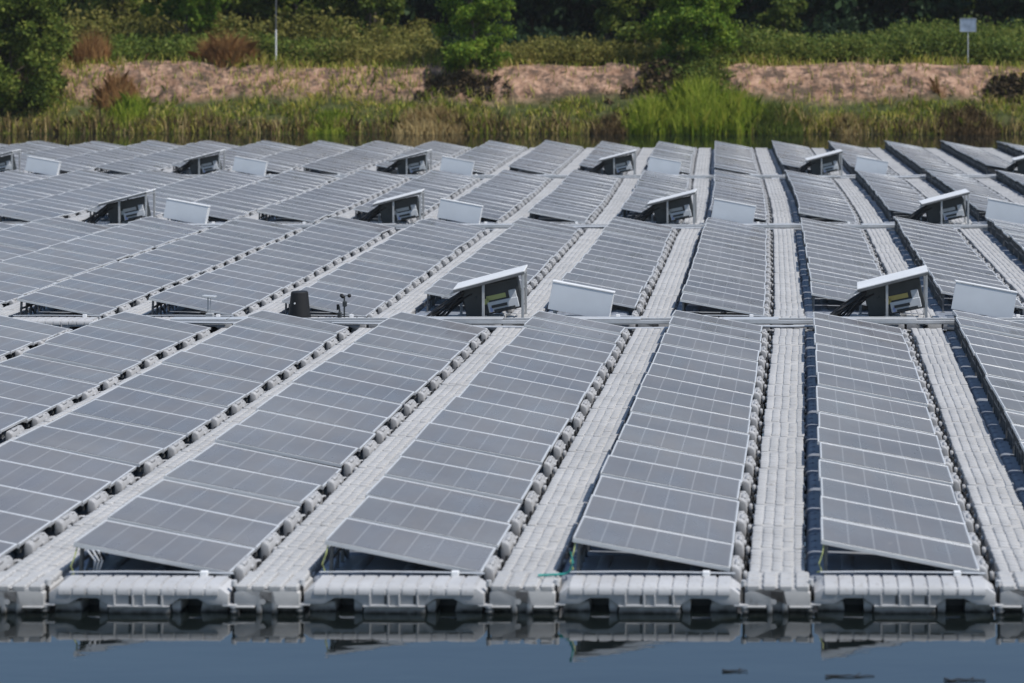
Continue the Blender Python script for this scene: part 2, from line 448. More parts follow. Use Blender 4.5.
def in_frame(x, d, z=.5, half=1.0):
    return -20 < VX + F * (x + half) / d and VX + F * (x - half) / d < 1044 and VY + F * (CAM - z) / d < 690

panels, floats, walks = [], [], []                  # (area, block, k, row, matrix, depth)
edges, narrows = [], []
for bi, z0 in enumerate(BLOCK0):
    for k in range(KR[bi][0], KR[bi][1] + 1):
        jrng = random.Random(bi * 100 + k + 31)
        drift = 0; gp = 0; glen = 4
        for j in range(ROWS):
            d = z0 + PITCH * (j + .5)
            skip = j == 0 and bi > 0 and (k in SHED_K[bi] or k in SHEET_K[bi])
            x0 = bend(d) + PERIOD * k
            xc = x0 + .52 + .9125
            if j % glen == 0: drift = jrng.uniform(-.016, .016); gp = jrng.uniform(-.75, .75); glen = jrng.choice((3, 4, 5))
            pit = R(jrng.gauss(0, .45) + gp)
            if j >= ROWS - 1: pit = R(-3.0)
            elif j == ROWS - 2: pit = R(-1.5)
            roll = R(jrng.gauss(0, .30) + gp * .25); dz = jrng.gauss(0, .009) + drift + (.008 if j % 2 else -.008) + .018 * math.sin(d * .42 + k * 1.9)
            base = Matrix.Translation((xc + jrng.gauss(0, .012), d + (1.5 - j % glen) * .008, 0)) @ Matrix.Rotation(bend_yaw(d) + R(jrng.gauss(0, .15)), 4, 'Z')
            pm = base @ Matrix.Translation((0, 0, ZC + dz)) @ Matrix.Rotation(pit, 4, 'X') @ Matrix.Rotation(roll, 4, 'Y') @ Matrix.Translation((0, 0, -ZC))
            vis = in_frame(xc, d)
            if not skip: panels.append((d - (0 if vis else -500), bi, k, j, pm, vis))
            fm = base @ Matrix.Rotation(R(jrng.gauss(0, .5)), 4, 'Z')
            floats.append((d - (0 if vis else -500), bi, k, j, fm, vis))
        for j in range(ROWS):
            d = z0 + PITCH * (j + .5) + .02
            x0 = bend(d) + PERIOD * k
            vis = in_frame(x0, d, .4, .3)
            wm = Matrix.Translation((x0 + jrng.gauss(0, .008), d, -.05 + jrng.gauss(0, .005))) @ Matrix.Rotation(bend_yaw(d) + R(jrng.gauss(0, .3)), 4, 'Z') @ Matrix.Rotation(R(jrng.gauss(0, .4)), 4, 'Y')
            walks.append((d - (0 if vis else -500), bi, k, j, wm, vis))
        e0 = z0 - .52
        x0 = bend(e0) + PERIOD * k
        edges.append((bi, k, Matrix.Translation((x0 + 1.45, e0, -.06)) @ Matrix.Rotation(bend_yaw(e0 + .3), 4, 'Z'), in_frame(x0 + 1.45, e0, .4)))
        narrows.append((bi, k, Matrix.Translation((x0 + .015, e0, -.06)) @ Matrix.Rotation(bend_yaw(e0 + .3), 4, 'Z'), in_frame(x0, e0, .4, .35)))

# names of columns: count from the right among those in view
def column_names(items):
    ks = {}
    for it in items:
        if it[5]: ks.setdefault(it[1], set()).add(it[2])
    out = {}
    for bi, s in ks.items():
        for i, k in enumerate(sorted(s, reverse=True)):
            out[(bi, k)] = ('rightmost' if i == 0 else ORD[i + 1])
    return out
PN, WN = column_names(panels), column_names(walks)

def colname(tab, bi, k, noun):
    n = tab[(bi, k)]
    return f"{n} {noun}" if n == 'rightmost' else f"{n} {noun} from right"

def place(o, mx):
    o.matrix_world = mx
    return o

# solar panels: the 300 nearest in view as things
panels.sort(key=lambda t: t[0])
proto = thing('solar_panel', 'proto', 'solar panel', group='grey solar panels in tilted rows on the floats')
link('frame', ME_FRAME, proto); link('glass', ME_GLASS, proto)
link('support_bracket', ME_LEG_TALL, proto)
for q in ME_FOOT: link('support_foot', q, proto)
first_row = []
for i, (_, bi, k, j, mx, vis) in enumerate(panels[:300]):
    o = proto if i == 0 else copy_tree(proto)
    place(o, mx)
    o['label'] = f"grey solar panel {ORD[j + 1]} from the near end, {BLOCK_NAME[bi]}, {colname(PN, bi, k, 'column')}"
    if bi == 0 and j == 0: first_row.append((k, o))
one = join_meshes('solar_panel_rest', [(ME_FRAME, Matrix()), (ME_GLASS, Matrix()), (ME_LEG_TALL, Matrix())] + [(q, Matrix()) for q in ME_FOOT] + [])
# the join loses the uv layer order, so read it back by name
o = link('solar_panels', many('solar_panels', one, [p[4] for p in panels[300:]], 0))
tag(o, 'far rows of grey solar panels towards the bank and beyond the picture edges', 'solar panels', kind='stuff')

floats.sort(key=lambda t: t[0])
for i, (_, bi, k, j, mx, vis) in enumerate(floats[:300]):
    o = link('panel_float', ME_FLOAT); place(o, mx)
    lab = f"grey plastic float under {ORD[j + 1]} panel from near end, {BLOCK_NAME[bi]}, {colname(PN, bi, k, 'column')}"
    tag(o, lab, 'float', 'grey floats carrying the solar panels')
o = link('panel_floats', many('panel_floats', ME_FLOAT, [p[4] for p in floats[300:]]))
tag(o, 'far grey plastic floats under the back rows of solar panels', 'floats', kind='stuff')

walks.sort(key=lambda t: t[0])
for i, (_, bi, k, j, mx, vis) in enumerate(walks[:300]):
    o = link('walkway_float', ME_WALK); place(o, mx)
    tag(o, f"pale grey studded walkway float {ORD[j + 1]} from near end, {BLOCK_NAME[bi]}, {colname(WN, bi, k, 'walkway')}", 'walkway float', 'pale studded floats forming the walkways')
o = link('walkway_floats', many('walkway_floats', ME_WALK, [p[4] for p in walks[300:]]))
tag(o, 'far pale grey studded walkway floats between the back columns of panels', 'walkway floats', kind='stuff')

eproto = None; rest = []; en = 0
vis_e = sorted([e for e in edges if e[3]], key=lambda t: (t[0], -t[1]))
cnt = {}
for bi, k, mx, vis in vis_e:
    cnt[bi] = cnt.get(bi, 0) + 1; n = cnt[bi]
    if eproto is None:
        eproto = thing('edge_float', 'x', 'float', group='wide ribbed floats closing the near edge of each block')
        link('hull', ME_EDGE, eproto); [link('lug', q, eproto) for q in ME_LUGS]; [link('connecting_pin', q, eproto) for q in ME_PIN]; link('conduit', ME_ROD, eproto); link('clamp', ME_CLAMP, eproto)
        o = eproto
    else: o = copy_tree(eproto)
    place(o, mx)
    o['label'] = f"wide ribbed grey float at the near edge of the {BLOCK_NAME[bi]}, {'rightmost' if n == 1 else ORD[n] + ' from right'}"
cnt = {}
for bi, k, mx, vis in sorted([e for e in narrows if e[3]], key=lambda t: (t[0], -t[1])):
    cnt[bi] = cnt.get(bi, 0) + 1; n = cnt[bi]
    o = link('narrow_edge_float', ME_NARROW); place(o, mx)
    tag(o, f"narrow pale float at near end of {BLOCK_NAME[bi]}'s {'rightmost' if n == 1 else ORD[n]} walkway{'' if n == 1 else ' from right'}", 'float', 'narrow floats at the near end of each walkway')
off_e = join_meshes('edge_all', [(ME_EDGE, Matrix()), (ME_LUGS[0], Matrix()), (ME_LUGS[1], Matrix())])
o = link('outer_edge_floats', many('outer_edge_floats', off_e, [e[2] for e in edges if not e[3]]))
tag(o, 'grey edge floats continuing past the sides of the picture', 'floats', kind='stuff')

# loose wires at the near corners of the first panels
for k, o in first_row:
    bm = bmesh.new()
    z = .635
    tube(bm, [(-.885, -.46, z), (-.90, -.50, z - .10), (-.94, -.52, .42), (-.91, -.50, .33), (-.96, -.44, .30)], .009, 5)
    link('earth_wire', mesh('earth_wire', bm, 'strap'), o)
    if k == -3:
        bm = bmesh.new()
        for q in range(3):
            tube(bm, [(-.80 + .05 * q, -.47, z), (-.74 + .06 * q, -.50, z - .05), (-.66 + .04 * q, -.50, .48), (-.70 + .03 * q, -.47, .33)], .010, 5)
        link('cable', mesh('cable_loop', bm, 'face'), o)
bm = bmesh.new()
e0 = 21.5; xx = at(565, 21.4)
tube(bm, [(xx - .33, 21.62, .35), (xx - .15, 21.64, .352), (xx - .03, 21.64, .36), (xx + .03, 21.62, .40), (xx + .07, 21.60, .50), (xx + .04, 21.62, .62)], .014, 6)
tag(link('rope', mesh('rope', bm, 'teal')), 'teal rope looped beside a front panel corner, on the walkway end', 'rope')

# ------------------------------------------------------------------ cable trays in the corridors
def tray(d, z, x0, x1, label, w=.30):
    t = thing('cable_tray', label, 'cable tray', (bend(d), d, 0), 0, 'cable trays crossing the array between blocks')
    bm = bmesh.new()
    for y in (-w / 2, w / 2): box(bm, ((x0 + x1) / 2, y, z), (x1 - x0, .03, .075), .006, 1)
    box(bm, ((x0 + x1) / 2, 0, z - .045), (x1 - x0, w - .03, .012))
    link('tray', mesh('tray', bm, 'alu'), t)
    bm = bmesh.new(); r_ = random.Random(int(d)); x = x0
    while x < x1 - 2.5:
        L = r_.choice((1.2, 2.0, 2.4)); box(bm, (x + L / 2, 0, z + .048 + r_.uniform(0, .01)), (L - .03, w + .03, .018), .004, 1); x += L + (0 if r_.random() < .3 else r_.choice((.9, 1.7, 2.6)))
    link('tray_cover', mesh('tray_cover', bm, 'alu'), t)
    bm = bmesh.new()
    for q in range(4):
        y = -.09 + .06 * q
        tube(bm, [(x0 + .5 * i, y + .012 * math.sin(i * 1.3 + q), z - .015 + .008 * math.sin(i * .9 + q)) for i in range(int((x1 - x0) / .5) + 1)], .016, 5)
    link('cable', mesh('cable', bm, 'rubber'), t)
    bm = bmesh.new(); r_ = random.Random(int(d) + 5); x = x0
    while x < x1 - 4:
        L = r_.uniform(1.5, 3.8); y = -w / 2 - r_.uniform(.05, .16); zz = z + r_.uniform(-.10, .03)
        tube(bm, [(x, y, zz), (x + L / 2, y + r_.uniform(-.02, .02), zz - .015), (x + L, y, zz)], r_.uniform(.018, .032), 8); x += L * r_.uniform(.6, 1.3)
    link('conduit', mesh('conduit', bm, 'alu'), t)
    bm = bmesh.new()
    x = x0
    while x < x1:
        bar(bm, (x, -.12, .0), (x, -.12, z - .05), .04); bar(bm, (x, .12, .0), (x, .12, z - .05), .04)
        box(bm, (x, 0, .06), (.10, .3, .20), .03, 1)
        x += PERIOD
    link('tray_support', mesh('tray_support', bm, 'dark_steel'), t)
    return t
tray(39.85, .40, -13.0, 5.0, 'long pale cable tray crossing the walkways just behind the front block')
tray(59.0, .35, -24, 9, 'pale cable tray crossing the walkways between the second and third blocks')
tray(78.15, .35, -33, 12, 'farthest pale cable tray, crossing the walkways before the back block')

# ------------------------------------------------------------------ inverter shelters
bm = bmesh.new()                                    # local: x -0.77..0.77, y 0..0.85
roof_m = Matrix.Translation((0, .42, 1.28)) @ Matrix.Rotation(-R(14.5), 4, 'Y')
box(bm, (0, 0, 0), (1.56, 1.0, .035), .006, 1, 0, roof_m); box(bm, (0, -.5, -.035), (1.56, .03, .06), .006, 1, 1, roof_m)
ME_ROOF = mesh('shelter_roof', bm, ['white', 'dark_steel'])
bm = bmesh.new()
for x, zt in ((-.68, 1.09), (-.12, 1.235), (.72, 1.44)):
    for y in ((.84,) if x < -.5 else (-.01, .84)): box(bm, (x, y, (.33 + zt) / 2), (.055, .055, zt - .33), .004, 1)
for y in (0, .84): box(bm, (.02, y + .03, .40), (1.5, .04, .05), .004, 1)
bar(bm, (-.70, 0, 1.06), (.74, 0, 1.42), .045); bar(bm, (.72, .0, 1.38), (.72, .84, 1.38), .04)
bar(bm, (-.70, .0, 1.05), (-1.0, -.04, .92), .04)
ME_SPOST = mesh('shelter_post', bm, 'steel')
inv_m = Matrix.Translation((.08, .40, .84)) @ Matrix.Rotation(-R(12), 4, 'Y')
bm = bmesh.new(); box(bm, (-.03, 0, .02), (1.24, .30, .66), .02, 1, 0, inv_m)
box(bm, (-.36, -.16, .1), (.05, .05, .05), .01, 1, 0, inv_m)
ME_INV = mesh('inverter', bm, 'dark_box')
bm = bmesh.new()
box(bm, (.18, -.185, -.16), (.66, .06, .22), .012, 1, 0, inv_m)
box(bm, (.42, -.175, -.02), (.16, .05, .28), .012, 1, 0, inv_m)
box(bm, (.10, -.23, -.15), (.34, .03, .06), .006, 1, 1, inv_m); box(bm, (.20, -.23, -.25), (.46, .03, .06), .006, 1, 1, inv_m)
ME_COVER = mesh('inverter_cover', bm, ['face', 'dark_box'])
def label_mesh(mat):
    bm = bmesh.new(); box(bm, (.06, -.165, .035), (.42, .012, .10), .002, 1, 0, inv_m); box(bm, (-.17, -.165, -.02), (.12, .012, .12), .002, 1, 0, inv_m)
    return mesh('label_plate', bm, mat)
ME_LG, ME_LY, ME_LF = label_mesh('label_green'), label_mesh('label_yellow'), label_mesh('steel')
bm = bmesh.new(); box(bm, (-.085, -.216, -.21), (.05, .012, .10), .002, 1, 0, inv_m)
ME_BLUE = mesh('blue_plate', bm, 'blue_label')
bm = bmesh.new()
cr = random.Random(3)
for q in range(12):
    a = (-.50 + cr.uniform(-.12, .12), .1 + cr.uniform(0, .35), .95 + cr.uniform(-.18, .10))
    e = (-1.28 + cr.uniform(-.2, .25), .1 + cr.uniform(-.1, .35), .40 + cr.uniform(-.03, .05))
    mid = ((a[0] + e[0]) / 2 - .05, (a[1] + e[1]) / 2, (a[2] + e[2]) / 2 + cr.uniform(-.04, .10))
    pts = []
    for t in np.linspace(0, 1, 8):
        pts.append(tuple((1 - t) ** 2 * a[i] + 2 * t * (1 - t) * mid[i] + t * t * e[i] for i in range(3)))
    tube(bm, pts, cr.uniform(.016, .028), 6)
ME_CABLES = mesh('cable_bundle', bm, 'rubber')

# leaning back sheets
bm = bmesh.new()
sh_m = Matrix.Translation((0, .02, .76)) @ Matrix.Rotation(R(10.5), 4, 'Y') @ Matrix.Rotation(-R(4), 4, 'X')
box(bm, (0, 0, 0), (1.33, .03, .58), .004, 1, 0, sh_m)
ME_SHEET = mesh('sheet', bm, 'cabinet')
bm = bmesh.new()
box(bm, (0, .11, .312), (1.36, .28, .03), .005, 1, 0, sh_m); box(bm, (.655, .12, -.02), (.025, .24, .56), .004, 1, 0, sh_m)
ME_CAP = mesh('sheet_cap', bm, 'white')
bm = bmesh.new()
for x in (-.58, .58):
    zt = .80 - x * .18
    bar(bm, (x, .10, .28), (x, .14, zt), .045); bar(bm, (x, .55, .28), (x, .14, zt), .04)
bar(bm, (-.58, .12, .62), (.58, .12, .62), .03)
ME_BRACE = mesh('brace', bm, 'steel')

BL = {1: 'nearest corridor', 2: 'second corridor', 3: 'farthest corridor'}
s0 = None; t0 = None
for bi in (1, 2, 3):
    d0 = BLOCK0[bi] - .50
    n = len(SHED_K[bi])
    for q, k in enumerate(SHED_K[bi]):
        x = bend(d0) + PERIOD * k + 2.22
        place_word = 'rightmost' if q == n - 1 else ('leftmost' if q == 0 else ORD[q + 1] + ' from left')
        lab = f"open inverter shelter with slanted white roof in the {BL[bi]}, {place_word}"
        if s0 is None:
            s0 = thing('inverter_shelter', lab, 'inverter shelter', (x, d0, -.11), 0, 'inverter shelters standing in the corridors')
            link('roof', ME_ROOF, s0); link('posts', ME_SPOST, s0).name = 'post_frame'
            iv = link('inverter', ME_INV, s0); link('cover', ME_COVER, iv); link('label_plate', ME_LG, iv); link('blue_plate', ME_BLUE, iv)
            link('cable_bundle', ME_CABLES, s0); o = s0
        else:
            o = copy_tree(s0); o.location = (x, d0, -.11); o['label'] = lab
        o.rotation_euler.z = bend_yaw(d0) + R(((k * 37 + bi * 11) % 9 - 4) * .9)
        for c in o.children_recursive:
            if c.data is ME_LG and (bi > 1 or k == 0): c.data = ME_LY if bi == 1 else ME_LF
    n = len(SHEET_K[bi])
    for q, k in enumerate(SHEET_K[bi]):
        x = bend(d0) + PERIOD * k + 1.30
        place_word = 'rightmost' if q == n - 1 else ('leftmost' if q == 0 else ORD[q + 1] + ' from left')
        lab = f"leaning blue grey back sheet with white cap in the {BL[bi]}, {place_word}"
        if t0 is None:
            t0 = thing('shade_sheet', lab, 'shade sheet', (x, d0 + .02, -.05), 0, 'leaning sheets standing in the corridors')
            link('sheet', ME_SHEET, t0); link('cap', ME_CAP, t0); link('brace', ME_BRACE, t0); o = t0
        else:
            o = copy_tree(t0); o.location = (x, d0 + .02, -.05); o['label'] = lab
        o.rotation_euler.z = bend_yaw(d0)

# ------------------------------------------------------------------ black drum and weather instruments
d = 40.6
t = thing('drum', 'black tapered plastic drum on the near edge of the second block', 'drum', (at(299.5, d), d, .355))
bm = bmesh.new()
cyl(bm, (0, 0, 0), (0, 0, .54), .232, .18, 28); cyl(bm, (0, 0, .02), (0, 0, .05), .24, .24, 28); cyl(bm, (0, 0, .54), (0, 0, .556), .172, .165, 28)
link('shell', mesh('drum_shell', bm, 'black', 50), t)
bm = bmesh.new(); cyl(bm, (-.05, -.205, .33), (-.05, -.225, .33), .018, seg=12)
link('knob', mesh('knob', bm, 'white'), t)

d = 40.6
t = thing('wind_sensor', 'black cup anemometer and vane on short stands beside the drum', 'wind sensor', (at(342, d), d, .355))
bm = bmesh.new()
box(bm, (-.05, 0, .05), (.08, .1, .12), .01, 1); cyl(bm, (-.05, 0, .1), (-.06, 0, .24), .02, seg=8); cyl(bm, (.05, 0, 0), (.05, 0, .46), .018, seg=8)
box(bm, (.06, 0, .29), (.09, .07, .12), .015, 1)
link('stand', mesh('stand', bm, 'dark_box'), t)
bm = bmesh.new()
for a in (20, 140, 260):
    c = (.055 + .10 * math.cos(R(a)), .10 * math.sin(R(a)), .46)
    bar(bm, (.055, 0, .46), c, .012)
    s_ = bmesh.ops.create_uvsphere(bm, u_segments=12, v_segments=8, radius=.042)
    bmesh.ops.translate(bm, verts=s_['verts'], vec=c)
link('cup_rotor', mesh('cup_rotor', bm, 'black'), t)
bm = bmesh.new(); box(bm, (-.085, 0, .22), (.06, .02, .12), .006, 1)
link('vane', mesh('vane', bm, 'black'), t)

d = 40.55
t = thing('sensor_stand', 'thin grey post with a small flat sensor plate, left of the drum', 'sensor', (at(208, d), d, .355))
bm = bmesh.new(); bar(bm, (0, 0, 0), (0, 0, .44), .022); bar(bm, (.06, 0, 0), (.055, 0, .42), .014); box(bm, (.04, 0, .05), (.16, .12, .10), .01, 1)
link('post', mesh('post', bm, 'steel'), t)
bm = bmesh.new(); box(bm, (0, 0, .46), (.28, .16, .03), .004, 1, 0, Matrix.Rotation(R(4), 4, 'Y'))
link('sensor_plate', mesh('sensor_plate', bm, 'alu'), t)

# twigs adrift
for i, (px, py, L, lab) in enumerate(((735, 672, .26, 'short dark twig floating on the open water, left of a longer one'), (850, 677, .50, 'long thin dark twig floating on the open water'), (965, 681, .42, 'dark twig floating at the lower right of the water'))):
    d = F * CAM / (py - VY)
    bm = bmesh.new(); r = random.Random(i)
    tube(bm, [(-L / 2 + L * t / 6, r.uniform(-.02, .02), .006 + r.uniform(0, .012)) for t in range(7)], .012, 5, 0, .005)
    tube(bm, [(L * .1, 0, .01), (L * .22, .05, .02)], .006, 5)
    tag(link('twig', mesh('twig', bm, 'black'), None, (at(px, d), d, 0)), lab, 'twig')

# ------------------------------------------------------------------ water and ground
bm = bmesh.new()
v = [bm.verts.new(p) for p in ((-400, -300, 0), (400, -300, 0), (400, 125, 0), (-400, 125, 0))]
bm.faces.new(v)
tag(link('water', mesh('water', bm, 'water', 0)), kind='structure')

def crest(x):                                       # where the top of the bank runs, metres
    return 4.05 + .42 * noise.noise(Vector((x * .09, 3.1, 0))) + .20 * noise.noise(Vector((x * .45, 8.1, 0))) + (-.25 if -20 < x < -10 else 0)
def ground_z(x, y):
    o = 1.1 * noise.noise(Vector((x * .10, 7.7, .3))) + .5 * noise.noise(Vector((x * .4, 1.7, .3)))
    yy = y + o
    pts_y = [-1e4, 60, 113.8, 115.0, 115.9, 117.7, 120.0, 120.9, 126, 132, 200, 400, 3000]
    c = crest(x)
    pts_z = [-2.5, -2.5, -.9, .12, .75, 1.75, c - .15, c, c, c + .1, 6, 10, 14]
    z = float(np.interp(yy, pts_y, pts_z))
    if 112 < y < 124:
        wgt = max(0, 1 - abs(yy - 118.2) / 3.2)
        p = Vector((x * .55, y * .8, 0))
        z += wgt * (.62 * noise.noise(p) + .42 * noise.noise(p * 2.7) + .26 * noise.noise(p * 5.6))
    return z
xs = np.concatenate([[-3000, -1200, -500, -250, -150, -110], np.arange(-90, 60, .3), [75, 110, 160, 260, 500, 1200, 3000]])
ys = np.concatenate([[-1500, -600, -200, 0, 60, 100], np.arange(107, 126, .25), np.arange(127, 150, 2), [160, 180, 220, 300, 500, 1000, 3000]])
co = [(x, y, ground_z(x, y)) for y in ys for x in xs]
nx, ny = len(xs), len(ys)
ii, jj = np.meshgrid(np.arange(nx - 1), np.arange(ny - 1)); a = (jj * nx + ii).ravel()
fi = np.stack([a, a + 1, a + nx + 1, a + nx], 1).ravel()
o = link('ground', arrays('ground', np.array(co), fi, np.arange(0, len(fi), 4), 'ground', None, None, 60))
tag(o, kind='structure')

# ------------------------------------------------------------------ vegetation
def quads(name, P, size, mats, mi=None, aspect=1.7, up=None, rng=RNG):
    n = len(P)
    size = np.broadcast_to(np.asarray(size, float), (n,))[:, None]
    a = rng.normal(size=(n, 3)); a /= np.linalg.norm(a, axis=1)[:, None]
    b_ = rng.normal(size=(n, 3))
    if up is not None: a = a * (1 - up) + np.array([0, 0, 1.]) * up; a /= np.linalg.norm(a, axis=1)[:, None]
    b_ -= (b_ * a).sum(1)[:, None] * a; b_ /= np.linalg.norm(b_, axis=1)[:, None]
    u, v_ = a * size * aspect / 2, b_ * size / 2
    V = np.stack([P - u, P + v_ * .9 - u * .1, P + u, P - v_ * .9 - u * .1], 1).reshape(-1, 3)
    return arrays(name, V, np.arange(4 * n), np.arange(0, 4 * n, 4), mats, mi)
def blades(name, B, H, W, mats, mi=None, lean=.35, rng=RNG):
    n = len(B); H = np.asarray(H)[:, None]; W = np.broadcast_to(np.asarray(W), (n,))[:, None]
    th = rng.uniform(0, 2 * np.pi, n); s = np.stack([np.cos(th), np.sin(th), 0 * th], 1)
    ld = rng.normal(size=(n, 3)) * lean; ld[:, 2] = 0
    m_ = B + ld * H * .30 + np.array([0, 0, 1.]) * H * .6
    t_ = B + ld * H * .95 + np.array([0, 0, 1.]) * H * (1 - .3 * np.minimum(1, np.linalg.norm(ld, axis=1))[:, None])
    V = np.stack([B - s * W / 2, B + s * W / 2, m_ + s * W * .4, t_, m_ - s * W * .4], 1).reshape(-1, 3)
    return arrays(name, V, np.arange(5 * n), np.arange(0, 5 * n, 5), mats, mi)

def crown_points(n, rad, height, z0, clumps, rng, squash=.8, taper=.5):
    C = []; S = []
    for i in range(clumps):
        t = rng.uniform(0, 1) ** .8
        r = rad * (1 - taper * abs(t - .4) ** 1.3 / .6) * math.sqrt(rng.uniform(.05, 1))
        a = rng.uniform(0, 2 * math.pi)
        C.append((r * math.cos(a), r * math.sin(a), z0 + height * t)); S.append(rng.uniform(.16, .34) * rad)
    C, S = np.array(C), np.array(S)
    w = S ** 2 / (S ** 2).sum(); idx = rng.choice(clumps, n, p=w)
    d = rng.normal(size=(n, 3)); d /= np.linalg.norm(d, axis=1)[:, None]
    rr = rng.uniform(.35, 1.0, n) ** .5 * (1 + .25 * rng.normal(size=n))
    P = C[idx] + d * (S[idx] * rr)[:, None] * np.array([1, 1, squash])
    return P, C
def tree_meshes(name, rad, height, z0, n, leaf, size, seed, clumps=38, trunk_r=.14, stems=1, taper=.5):
    rng = np.random.default_rng(seed)
    P, C = crown_points(n, rad, height, z0, clumps, rng, taper=taper)
    crown = quads(name + '_crown', P, rng.uniform(.6, 1.3, n) * size, leaf, rng=rng)
    bm = bmesh.new()
    top = z0 + height * .8
    for s_ in range(stems):
        ox, oy = (0, 0) if stems == 1 else (rng.uniform(-.35, .35), rng.uniform(-.35, .35))
        pts = [(ox * (1 + 2 * t) + .12 * math.sin(3 * t + s_), oy * (1 + 2 * t) + .1 * math.cos(2.3 * t), -.3 + (top + .3) * t) for t in np.linspace(0, 1, 7)]
        tube(bm, pts, trunk_r, 7, 0, trunk_r * .25)
    for c in C[:: max(1, len(C) // 14)]:
        zz = max(.25 * c[2], c[2] - .5 * math.hypot(c[0], c[1]) - .4)
        tube(bm, [(0, 0, zz), (c[0] * .5, c[1] * .5, (zz + c[2]) / 2 + .05), tuple(c)], trunk_r * .35, 5, 0, trunk_r * .1)
    return crown, mesh(name + '_trunk', bm, 'bark')
def put_tree(pair, name, label, cat, x, y, group=None, s=1.0, rz=0.0, z=None):
    t = thing(name, label, cat, (x, y, ground_z(x, y) - .05 if z is None else z), rz, group); t.scale = (s, s, s)
    link('crown', pair[0], t); link('trunk', pair[1], t)
    return t

# trees and bushes that stand out
put_tree(tree_meshes('bank_tree', 3.2, 9.0, -.2, 30000, 'leaf_mid', .19, 11, 110, .12, 3, .15), 'bushy_tree', 'big dark bushy tree on the far bank at the left edge', 'tree', at(6, 117.2), 117.2)
put_tree(tree_meshes('mid_tree', 2.35, 7.0, .2, 17000, 'leaf_bright', .16, 12, 80, .10, 3, .25), 'young_tree', 'bright green leafy tree on the bank top left of the bare earth mound', 'tree', at(476, 121), 121)
put_tree(tree_meshes('right_tree', 2.6, 6.6, .3, 19000, 'leaf_bright', .16, 13, 85, .10, 3, .3), 'young_tree', 'bright green rounded tree on the bank above the reed mound', 'tree', at(694, 121.5), 121.5)
put_tree(tree_meshes('top_tree', 3.0, 5.0, 2.6, 7000, 'leaf_bright', .26, 14, 36, .14, 1, .5), 'broadleaf_tree', 'sunlit yellow green tree above the brown brush heap at left', 'tree', at(185, 131), 131)
put_tree(tree_meshes('sap', 1.5, 4.6, 1.0, 2600, 'leaf_scrub', .22, 15, 22, .07, 1, .5), 'sapling', 'slender pale green sapling in the scrub before the dark wood, right of centre', 'tree', at(783, 134), 134)
put_tree(tree_meshes('sap2', 2.6, 4.6, 1.4, 5500, 'leaf_scrub', .24, 16, 30, .09, 1, .5), 'broadleaf_tree', 'olive green loose tree left of the rounded bright tree', 'tree', at(633, 128), 128)

left_tree = tree_meshes('left_wood', 2.7, 7.5, 1.2, 9000, 'leaf_mid', .24, 17, 60, .13, 2, .4)
for q, (px, lab) in enumerate(((112, 'mid green tree behind the tall dry stalks, at the left of the wood edge'), (252, 'mid green tree behind the brush heap, left of the white pole'), (305, 'mid green tree just right of the white pole behind the scrub'), (362, 'mid green tree of the wood edge, well right of the white pole'))):
    put_tree(left_tree, 'broadleaf_tree', lab, 'tree', at(px, 137), 137 + q % 2, 'mid green trees at the left wood edge', 1 + .08 * (q % 3), q * 1.7)
# dry clumps of brush
def brush(name, label, px, d, rad, h, mat, n, seed, lean=.5, dz=-.1, w=.05):
    rng = np.random.default_rng(seed)
    a = rng.uniform(0, 2 * np.pi, n); r = rad * np.sqrt(rng.uniform(0, 1, n))
    B = np.stack([r * np.cos(a), r * np.sin(a), 0 * a - .1], 1)
    Hh = h * rng.uniform(.45, 1.0, n) * (1 - .45 * (r / rad))
    x = at(px, d); gz = ground_z(x, d)
    for p in B: p[2] += max(-.15, ground_z(x + p[0], d + p[1])) - gz
    o = link(name, blades(name, B, Hh, w, mat, None, lean, rng), None, (x, d, ground_z(x, d) + dz))
    return tag(o, label, 'brush')
def mound(name, label, px, d, rx, ry, h, mat, n, seed, size=.2, z0=0.0):
    rng = np.random.default_rng(seed); P = []
    for _ in range(n // 40):
        c = rng.normal(size=3) * np.array([rx * .5, ry * .5, 0]); hh = h * rng.uniform(.4, 1.0) * math.exp(-(c[0] / rx) ** 2)
        q = rng.normal(size=(40, 3)); q /= np.linalg.norm(q, axis=1)[:, None]
        P.append(q * rng.uniform(.3, 1, (40, 1)) * np.array([.38, .38, max(.12, hh * .5)]) + np.array([c[0], c[1], hh * .5]))
    P = np.concatenate(P); x = at(px, d); gz = ground_z(x, d)
    for p in P: p[2] += ground_z(x + p[0], d + p[1]) - gz
    o = link(name, quads(name, P, rng.uniform(.5, 1.3, len(P)) * size, mat, None, 2.4, rng=rng), None, (x, d, gz + z0))
    return tag(o, label, 'brush')
brush('dry_brush', 'tall dry brown stalks beside the big bushy tree', 92, 121.5, 1.1, 3.4, 'dry', 1500, 21, .22, -.1, .025)
brush('dry_brush', 'dark reddish dry stalks hanging on the left bank slope', 118, 118.0, 1.2, 2.5, 'dry', 1600, 22, .35, -.1, .025)
brush('brush_heap', 'brown dry brush heap on the bank top left of the white pole', 229, 122.5, 1.6, 3.3, 'dry', 3600, 23, .5, -.1, .03)
mound('charred_brush', 'black charred brush clump on the slope below the rounded tree', 666, 118.8, 1.8, .9, 1.3, 'char', 3600, 24)
mound('charred_brush', 'black patch of dead brush at the right end of the earth bank', 1014, 118.4, 2.0, .7, .6, 'char', 2600, 25)
mound('charred_brush', 'dark dead brush under the bright tree left of the earth mound', 460, 119.2, 2.4, .5, .5, 'char', 2200, 26)
brush('bare_shrub', 'thin leafless shrub on the right bank slope below the sign', 938, 117.6, .35, 2.4, 'dry', 120, 27, .5, -.05, .02)
